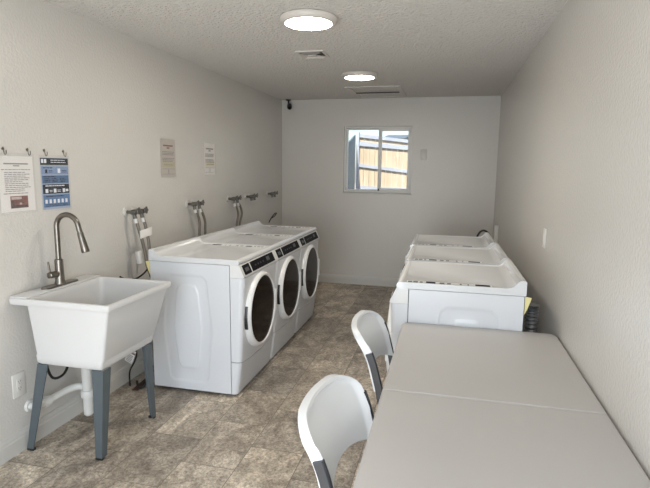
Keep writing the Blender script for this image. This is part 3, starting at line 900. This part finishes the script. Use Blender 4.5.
# security camera
t = thing('security_camera', 'small black security camera under the ceiling in the corner by the window wall', 'camera', (-2.105, D - 0.06, H))
bm = bmesh.new(); lathe(bm, [(0, -0.001), (0.036, -0.001), (0.036, -0.012), (0.02, -0.018), (0, -0.018)], n=24); link('mount', bm, M['black'], t)
bm = bmesh.new(); tube(bm, [(0, 0, -0.015), (0.004, -0.004, -0.045), (0.010, -0.01, -0.075)], 0.011, 12); link('stem', bm, M['black'], t)
bm = bmesh.new()
ax = Vector((0.25, -0.75, -0.5)).normalized(); c0 = Vector((0.018, -0.012, -0.085))
tube(bm, [c0 - ax * 0.035, c0 - ax * 0.03, c0 - ax * 0.01, c0 + ax * 0.035, c0 + ax * 0.05, c0 + ax * 0.052], [0.015, 0.026, 0.032, 0.032, 0.029, 0.022], 20); link('body', bm, M['black'], t)
bm = bmesh.new(); tube(bm, [c0 + ax * 0.050, c0 + ax * 0.054], 0.015, 16); link('lens', bm, M['dglass'], t)

# ------------------------------------------------------------------ notices
def rects(items, x0=0.0012, th=0.0006):
    bm = bmesh.new()
    for (a, b, c, d) in items: box(bm, x0, x0 + th, a, b, c, d)
    return bm
def lines(y0, y1, z1, n, pitch, h, seed, ragged=0.25):
    rnd = random.Random(seed); out = []
    for k in range(n):
        z = z1 - k * pitch
        y = y0; end = y1 - rnd.random() * ragged * (y1 - y0)
        while y < end:
            w = rnd.uniform(0.010, 0.028)
            out.append((y, min(y + w, end), z - h, z)); y += w + 0.004
    return out
def sleeve_hung(t, w, h):
    s = link('sleeve', bx(0.0035, 0.0040, -w / 2 - 0.010, w / 2 + 0.010, -0.012, h + 0.016), M['sleeve'], t, label='clear plastic sleeve')
# rules notice
w, h = 0.222, 0.290
t = thing('rules_notice', 'white printed rules page with a red-brown photo, hung beside the blue poster', 'notice', (-L + 0.002, 2.228, 1.308))
link('paper', bx(0.0, 0.0010, -w / 2, w / 2, 0, h), M['paper'], t)
link('lettering', rects([(-0.078, 0.078, h - 0.043, h - 0.036), (-0.02, 0.02, h - 0.053, h - 0.047)] + lines(-0.095, 0.095, h - 0.068, 1, 0.01, 0.004, 3, 0.1)
     + lines(-0.078, 0.09, h - 0.082, 11, 0.0098, 0.0042, 5, 0.35) + lines(-0.09, 0.08, 0.098, 1, 0.01, 0.0045, 6, 0.1)), M['lightink'], t)
link('photograph', rects([(-0.052, 0.062, 0.018, 0.082)]), M['photo'], t)
link('photo_detail', rects([(-0.05, 0.06, 0.020, 0.034), (-0.05, -0.03, 0.034, 0.06)], 0.0018), M['photodark'], t)
link('photo_highlight', rects([(-0.045, 0.02, 0.064, 0.078), (0.005, 0.02, 0.036, 0.046)], 0.0018), M['photopale'], t)
sleeve_hung(t, w, h)
# blue poster
w, h = 0.212, 0.292
t = thing('blue_poster', 'blue and navy instruction poster hung above the faucet', 'poster', (-L + 0.002, 2.499, 1.303))
link('paper', bx(0.0, 0.0010, -w / 2, w / 2, 0, h), M['bluepaper'], t)
link('dark_band', rects([(-w / 2, w / 2, 0.252, 0.290), (-w / 2 + 0.006, w / 2 - 0.002, 0.088, 0.142)]), M['navy'], t)
link('lime_line', rects([(-w / 2, w / 2, 0.247, 0.251)]), M['lime'], t)
link('light_panel', rects([(-w / 2 + 0.004, w / 2 - 0.002, 0.198, 0.243)]), M['blue1'], t)
link('blue_panel', rects([(-w / 2 + 0.006, w / 2 - 0.002, 0.147, 0.192)]), M['blue2'], t)
link('lower_blue_panel', rects([(-w / 2 + 0.006, w / 2 - 0.002, 0.012, 0.082)]), M['blue3'], t)
it = [(-0.100, -0.084, 0.262, 0.284), (-0.078, -0.062, 0.262, 0.284)]                       # bold heading block
it += lines(-0.03, 0.09, 0.281, 2, 0.012, 0.004, 11, 0.2)
it += lines(-0.08, 0.07, 0.136, 1, 0.01, 0.005, 12, 0.05)
for yy in (-0.082, -0.02, 0.05): it.append((yy, yy + 0.020, 0.094, 0.116))
it += [(-0.052, -0.03, 0.098, 0.101), (-0.052, -0.03, 0.106, 0.109), (0.008, 0.035, 0.098, 0.101), (0.008, 0.035, 0.106, 0.109), (0.075, 0.095, 0.098, 0.112)]
for k in range(6): it.append((-0.088 + k * 0.031, -0.072 + k * 0.031, 0.034, 0.056))
it += [(0.02, 0.040, 0.206, 0.232)]
link('white_icons', rects(it, 0.0018), M['white_print'], t)
it = lines(-0.09, -0.02, 0.238, 1, 0.01, 0.005, 13, 0.05) + [(-0.075, -0.06, 0.205, 0.226), (-0.05, -0.02, 0.21, 0.213), (-0.05, -0.02, 0.218, 0.221), (0.05, 0.09, 0.21, 0.213), (0.05, 0.09, 0.219, 0.222)]
it += lines(-0.09, 0.0, 0.188, 1, 0.01, 0.005, 14, 0.05)
for yy in (-0.085, -0.028, 0.035): it += lines(yy, yy + 0.05, 0.176, 3, 0.009, 0.004, 15, 0.3)
it += lines(-0.08, 0.06, 0.076, 1, 0.01, 0.005, 17, 0.05) + lines(-0.088, 0.09, 0.028, 2, 0.008, 0.003, 18, 0.2)
link('dark_lettering', rects(it, 0.0018), M['navy'], t)
sleeve_hung(t, w, h)
# two small notices further along
def small_notice(y, z0, w, h, label, paper, head, band, seed):
    t = thing('wall_notice', label, 'notice', (-L + 0.002, y, z0))
    link('paper', bx(0.0, 0.0012, -w / 2, w / 2, 0, h), paper, t)
    link('heading', rects([(-w * 0.33, w * 0.33, h - 0.060, h - 0.048), (-w * 0.09, w * 0.09, h - 0.078, h - 0.066)], 0.0013), head, t)
    link('lettering', rects(lines(-w * 0.40, w * 0.42, h - 0.100, 3, 0.0115, 0.006, seed, 0.1) + lines(-w * 0.40, w * 0.42, h - 0.152, 3, 0.0115, 0.006, seed + 1, 0.15)
         + [(-w * 0.42, w * 0.44, 0.064, 0.067), (-w * 0.42, w * 0.44, 0.022, 0.025), (-w * 0.02, w * 0.02, 0.026, 0.060)], 0.0013), M['lightink'], t)
    link('yellow_band', rects([(-w * 0.42, w * 0.44, 0.078, 0.118)], 0.0013), band, t)
    link('band_lettering', rects(lines(-w * 0.3, w * 0.36, 0.100, 1, 0.01, 0.005, seed + 2, 0.1), 0.002), M['lightink'], t)
small_notice(3.732, 1.470, 0.218, 0.304, 'cream notice with reddish heading and olive band above the washers', M['oldpaper'], M['redink'], M['olive'], 31)
small_notice(4.468, 1.482, 0.222, 0.296, 'white notice with pale yellow band above the washers', M['paper'], M['lightink'], M['pyellow'], 41)
# wall hooks
def make_hook():
    bm = bmesh.new()
    tube(bm, smooth_path([(0.004, 0, 0.022), (0.006, 0, 0.002), (0.010, 0, -0.014), (0.018, 0, -0.016), (0.022, 0, -0.004), (0.022, 0, 0.006)], 5), 0.0021, 8)
    lathe(bm, [(0, 0), (0.007, 0), (0.007, 0.004), (0, 0.005)], axis='x', n=12, origin=(0, 0, 0.012))
    return link('wall_hook', bm, M['nickel'])
hk = make_hook()
for k, (y, lb) in enumerate(((2.155, 'small metal hook holding the outer corner of the rules page'), (2.310, 'small metal hook at the rules page corner beside the blue poster'),
                             (2.428, 'small metal hook at the blue poster corner beside the rules page'), (2.573, 'small metal hook at the blue poster corner above the faucet spout'))):
    c = hk if k == 0 else hk.copy()
    if k: col.objects.link(c)
    c.location = (-L + 0.0005, y, 1.622); tag(c, lb, 'hook', 'hooks holding the two posters')

# ------------------------------------------------------------------ ceiling fittings
def ceiling_lamp(y, x, label, glow='diffuser'):
    t = thing('ceiling_light', label, 'ceiling light', (x, y, H), 0, 'round ceiling lights')
    bm = bmesh.new(); lathe(bm, [(0, -0.001), (0.166, -0.001), (0.173, -0.004), (0.175, -0.012), (0.172, -0.024), (0.164, -0.035), (0.150, -0.040), (0.142, -0.039), (0.140, -0.030), (0, -0.030)], n=72)
    link('rim', bm, M['lightrim'], t)
    bm = bmesh.new(); lathe(bm, [(0.1405, -0.0305), (0.1405, -0.037), (0.12, -0.040), (0.07, -0.042), (0, -0.043)], n=64)
    link('diffuser', bm, M[glow], t, label='glowing white diffuser')
ceiling_lamp(3.09, -0.862, 'lit round ceiling light on the sink side of the ceiling vent')
ceiling_lamp(4.94, -0.870, 'lit round ceiling light between the ceiling vent and the attic hatch', 'diffuser_far')

t = thing('ceiling_vent', 'small white square air vent in the ceiling between the two lights', 'vent', (-1.088, 4.03, H))
bm = bmesh.new()
def sq_ring(bm, h0, h1, z0, z1):
    a = [bm.verts.new((sx * h0, sy * h0, z0)) for sx, sy in ((-1, -1), (1, -1), (1, 1), (-1, 1))]
    b = [bm.verts.new((sx * h1, sy * h1, z1)) for sx, sy in ((-1, -1), (1, -1), (1, 1), (-1, 1))]
    for k in range(4): bm.faces.new((a[k], a[(k + 1) % 4], b[(k + 1) % 4], b[k]))
sq_ring(bm, 0.112, 0.110, -0.0005, -0.008); sq_ring(bm, 0.110, 0.092, -0.008, -0.010); sq_ring(bm, 0.092, 0.088, -0.010, -0.001)
link('frame', bm, M['lightrim'], t, smooth=False)
link('backing', bx(-0.088, 0.088, -0.088, 0.088, -0.0025, -0.0008), M['grey_print'], t)
for h0 in (0.086, 0.066, 0.046):
    bm = bmesh.new(); sq_ring(bm, h0, h0 - 0.018, -0.020, -0.004)
    link('louver', bm, M['lightrim'], t, smooth=False)
link('center_plate', bx(-0.03, 0.03, -0.03, 0.03, -0.021, -0.010, 0.002), M['lightrim'], t)

t = thing('attic_hatch', 'framed attic hatch in the ceiling near the window wall', 'hatch', (-0.855, 6.08, H))
bm = bmesh.new()
hx, hy, w = 0.31, 0.42, 0.055
box(bm, -hx, hx, -hy, -hy + w, -0.013, -0.0005, 0.003); box(bm, -hx, hx, hy - w, hy, -0.013, -0.0005, 0.003)
box(bm, -hx, -hx + w, -hy + w, hy - w, -0.013, -0.0005, 0.003); box(bm, hx - w, hx, -hy + w, hy - w, -0.013, -0.0005, 0.003)
link('trim_frame', bm, M['ceil'], t)
link('panel', bx(-hx + w + 0.004, hx - w - 0.004, -hy + w + 0.004, 0.0, -0.007, -0.0005, 0.002), M['ceil'], t)
link('gap', bx(-hx + w, hx - w, 0.0, 0.055, -0.011, -0.0005), M['dark'], t, label='dark bar standing in for slot shade')  # solid near-black bar painted in place of the shade inside a slot
link('lower_panel', bx(-hx + w + 0.004, hx - w - 0.004, 0.057, hy - w - 0.004, -0.008, -0.0005, 0.002), M['ceil'], t)

# ------------------------------------------------------------------ folding table
def folding_table():
    TX0, TX1, TY0, TY1, TZ = -0.206, R - 0.010, 0.880, 2.672, 0.737
    t = thing('folding_table', 'long grey-beige plastic folding table pushed against the bare textured wall', 'table', ((TX0 + TX1) / 2, (TY0 + TY1) / 2, 0))
    hw, hl = (TX1 - TX0) / 2, (TY1 - TY0) / 2
    def half(name, y0, y1, ra, rb):
        bm = bmesh.new()
        def outline(ins, z):
            o = []
            for (sx, yy, r, a0) in ((1, y1, rb, 0), (-1, y1, rb, 90), (-1, y0, ra, 180), (1, y0, ra, 270)):
                sg = 1 if yy == y1 else -1
                r2 = max(r - ins, 0.001)
                cx = sx * (hw - ins - r2); cy = yy - sg * (r2 + ins)
                for k in range(7):
                    a = math.radians(a0 + 90 * k / 6)
                    o.append(bm.verts.new((cx + r2 * math.cos(a), cy + r2 * math.sin(a), z)))
            return o
        lv = [outline(0.02, TZ - 0.045), outline(0.003, TZ - 0.045), outline(0.0, TZ - 0.040), outline(0.0, TZ - 0.008), outline(0.0025, TZ - 0.0025), outline(0.008, TZ)]
        n = len(lv[0])
        for A, B in zip(lv, lv[1:]):
            for k in range(n): bm.faces.new((A[k], A[(k + 1) % n], B[(k + 1) % n], B[k]))
        bm.faces.new(lv[0][::-1]); bm.faces.new(lv[-1])
        return link(name, bm, M['table'], t, angle=12)
    s = 1.795 - (TY0 + TY1) / 2
    half('tabletop', -hl, s - 0.0008, 0.045, 0.004)
    half('tabletop', s + 0.0008, hl, 0.004, 0.045)
    for sg in (-1, 1):
        bm = bmesh.new()
        y = sg * (hl - 0.22)
        tube(bm, smooth_path([(-hw + 0.07, y, TZ - 0.05), (-hw + 0.07, y, 0.40), (-hw + 0.07, y, 0.012)], 4), 0.0125, 12)
        link('leg', bm, M['grey_steel'], t)
        bm = bmesh.new(); tube(bm, [(hw - 0.07, y, TZ - 0.05), (hw - 0.07, y, 0.012)], 0.0125, 12)
        link('leg', bm, M['grey_steel'], t)
        bm = bmesh.new(); tube(bm, [(-hw + 0.06, y, 0.022), (hw - 0.06, y, 0.022)], 0.014, 12); tube(bm, [(-hw + 0.06, y, TZ - 0.058), (hw - 0.06, y, TZ - 0.058)], 0.012, 12)
        tube(bm, [(0, y, TZ - 0.06), (0, y - sg * 0.36, TZ - 0.055)], 0.009, 10)
        link('crossbar', bm, M['grey_steel'], t)
    link('rail', bx(-hw + 0.045, -hw + 0.062, -hl + 0.06, hl - 0.06, TZ - 0.075, TZ - 0.045, 0.002), M['grey_steel'], t)
    link('rail', bx(hw - 0.062, hw - 0.045, -hl + 0.06, hl - 0.06, TZ - 0.075, TZ - 0.045, 0.002), M['grey_steel'], t)
folding_table()

# ------------------------------------------------------------------ folding chairs (local: faces +x, sides along y)
def make_chair(label):
    t = thing('folding_chair', label, 'chair', (0, 0, 0), 0, 'folding chairs at the table')
    HW = 0.230
    TOPZ = 0.8517
    # backrest: curved shell with deep side edges and an a gently arched lower edge
    def shell_pt(u, v):
        y = u * HW
        a = max(0.0, (abs(u) - 0.52) / 0.48)
        zt_ = TOPZ - 0.008 * u * u - 0.0591 * (1 - math.sqrt(max(0.0, 1 - a * a)))
        zb_ = 0.645 - 0.055 * u * u          # gently arched lower edge
        z = zb_ + (zt_ - zb_) * v
        lean = (z - 0.565) * -0.255 - 2.0 * max(0.0, z - 0.70) ** 2
        return Vector((-0.222 + lean - 0.040 * (1 - u * u), y, z))
    NU, NV = 44, 26
    bm = bmesh.new()
    fr, bk = [], []
    for j in range(NV + 1):
        v = j / NV
        rf, rb = [], []
        for i in range(NU + 1):
            u = -(0.6 * math.cos(PI * i / NU) + 0.4 * (1 - 2 * i / NU))
            p = shell_pt(u, v)
            edge = min(1.0, (1 - abs(u)) / 0.035, (1 - v) / 0.035)
            e2 = math.sqrt(max(0.0, 1 - (1 - edge) ** 2))
            e3 = 1 - (1 - abs(u) ** 2.5) * (1 - 0.5 * v ** 6)
            th = 0.030 + 0.016 * e3
            ins = min(1.0, (1 - abs(u)) / 0.13, (1 - v) / 0.10)
            dish = 0.020 * (ins * ins * (3 - 2 * ins))          # front face sits back inside a rolled rim
            rf.append(p + Vector((-0.006 * (1 - e2) - dish, 0, 0)))
            rb.append(p + Vector((-th + 0.009 * (1 - e2), 0, 0)))
        fr.append(rf); bk.append(rb)
    F = shape_grid(bm, fr); B = shape_grid(bm, bk)
    for j in range(NV):
        for c in (0, NU):
            bm.faces.new((F[j][c], F[j + 1][c], B[j + 1][c], B[j][c]))
    for i in range(NU):
        for r in (0, NV):
            bm.faces.new((F[r][i], F[r][i + 1], B[r][i + 1], B[r][i]))
    o = link('backrest', bm, M['chair'], t, angle=42)
    # seat
    bm = bmesh.new()
    rows = []
    prof = [(-0.19, 0.440), (-0.16, 0.452), (-0.08, 0.447), (0.05, 0.446), (0.16, 0.455), (0.20, 0.450), (0.215, 0.435)]
    for (x, z) in prof:
        rows.append([(x, y, z + 0.010 * (abs(y) / 0.2) ** 2) for y in [(-0.205 + 0.41 * k / 12) * (1 - 0.10 * max(0, -x) / 0.19) for k in range(13)]])
    V1 = shape_grid(bm, rows); V2 = shape_grid(bm, [[(x, y, z - 0.022) for x, y, z in r] for r in rows])
    for i in range(len(rows) - 1):
        for c in (0, 12): bm.faces.new((V1[i][c], V1[i + 1][c], V2[i + 1][c], V2[i][c]))
    for k in range(12):
        for r in (0, -1): bm.faces.new((V1[r][k], V1[r][k + 1], V2[r][k + 1], V2[r][k]))
    link('seat', bm, M['chair'], t, angle=60)
    # side tubes from the backrest down to the front feet, rear legs from the seat
    for s in (-1, 1):
        bm = bmesh.new()
        y = s * 0.231
        path = smooth_path([(-0.299, y, 0.764), (-0.279, y, 0.71), (-0.255, y, 0.62), (-0.225, y, 0.50), (-0.150, y, 0.40), (0.02, y, 0.22), (0.17, y, 0.012)], 6)
        rows = []
        for p, a_, b_ in frames(path):
            tx = Vector((0, 1, 0)); tt = a_.cross(b_); nn = tt.cross(tx).normalized()
            rows.append([p + tx * c * 0.009 + nn * d * 0.0165 for c, d in ((-1, -0.75), (-0.6, -1), (0.6, -1), (1, -0.75), (1, 0.75), (0.6, 1), (-0.6, 1), (-1, 0.75), (-1, -0.75))])
        V = shape_grid(bm, rows); bm.faces.new(V[0][:-1]); bm.faces.new(V[-1][:-1])
        bmesh.ops.remove_doubles(bm, verts=bm.verts[:], dist=1e-5)
        link('front_leg', bm, M['charcoal'], t, label='charcoal steel side tube')
        bm = bmesh.new()
        y = s * 0.196
        tube(bm, smooth_path([(0.13, y, 0.428), (0.0, y, 0.30), (-0.17, y, 0.14), (-0.29, y, 0.012)], 6), 0.0125, 12)
        link('rear_leg', bm, M['charcoal'], t)
    bm = bmesh.new(); tube(bm, [(0.115, -0.224, 0.09), (0.115, 0.224, 0.09)], 0.009, 10); tube(bm, [(-0.235, -0.196, 0.075), (-0.235, 0.196, 0.075)], 0.009, 10)
    link('crossbar', bm, M['charcoal'], t)
    return t
ch = make_chair('white plastic folding chair at the middle of the table, away from the dryers')
ch.location = (0.009, 1.438, 0); ch.rotation_euler = (0, 0, -0.091)
c2 = copy_tree(ch); c2.location = (0.0, 2.306, 0); c2.rotation_euler = (0, 0, 0.002)
c2['label'] = 'white plastic folding chair tucked in at the table end beside the dryers'
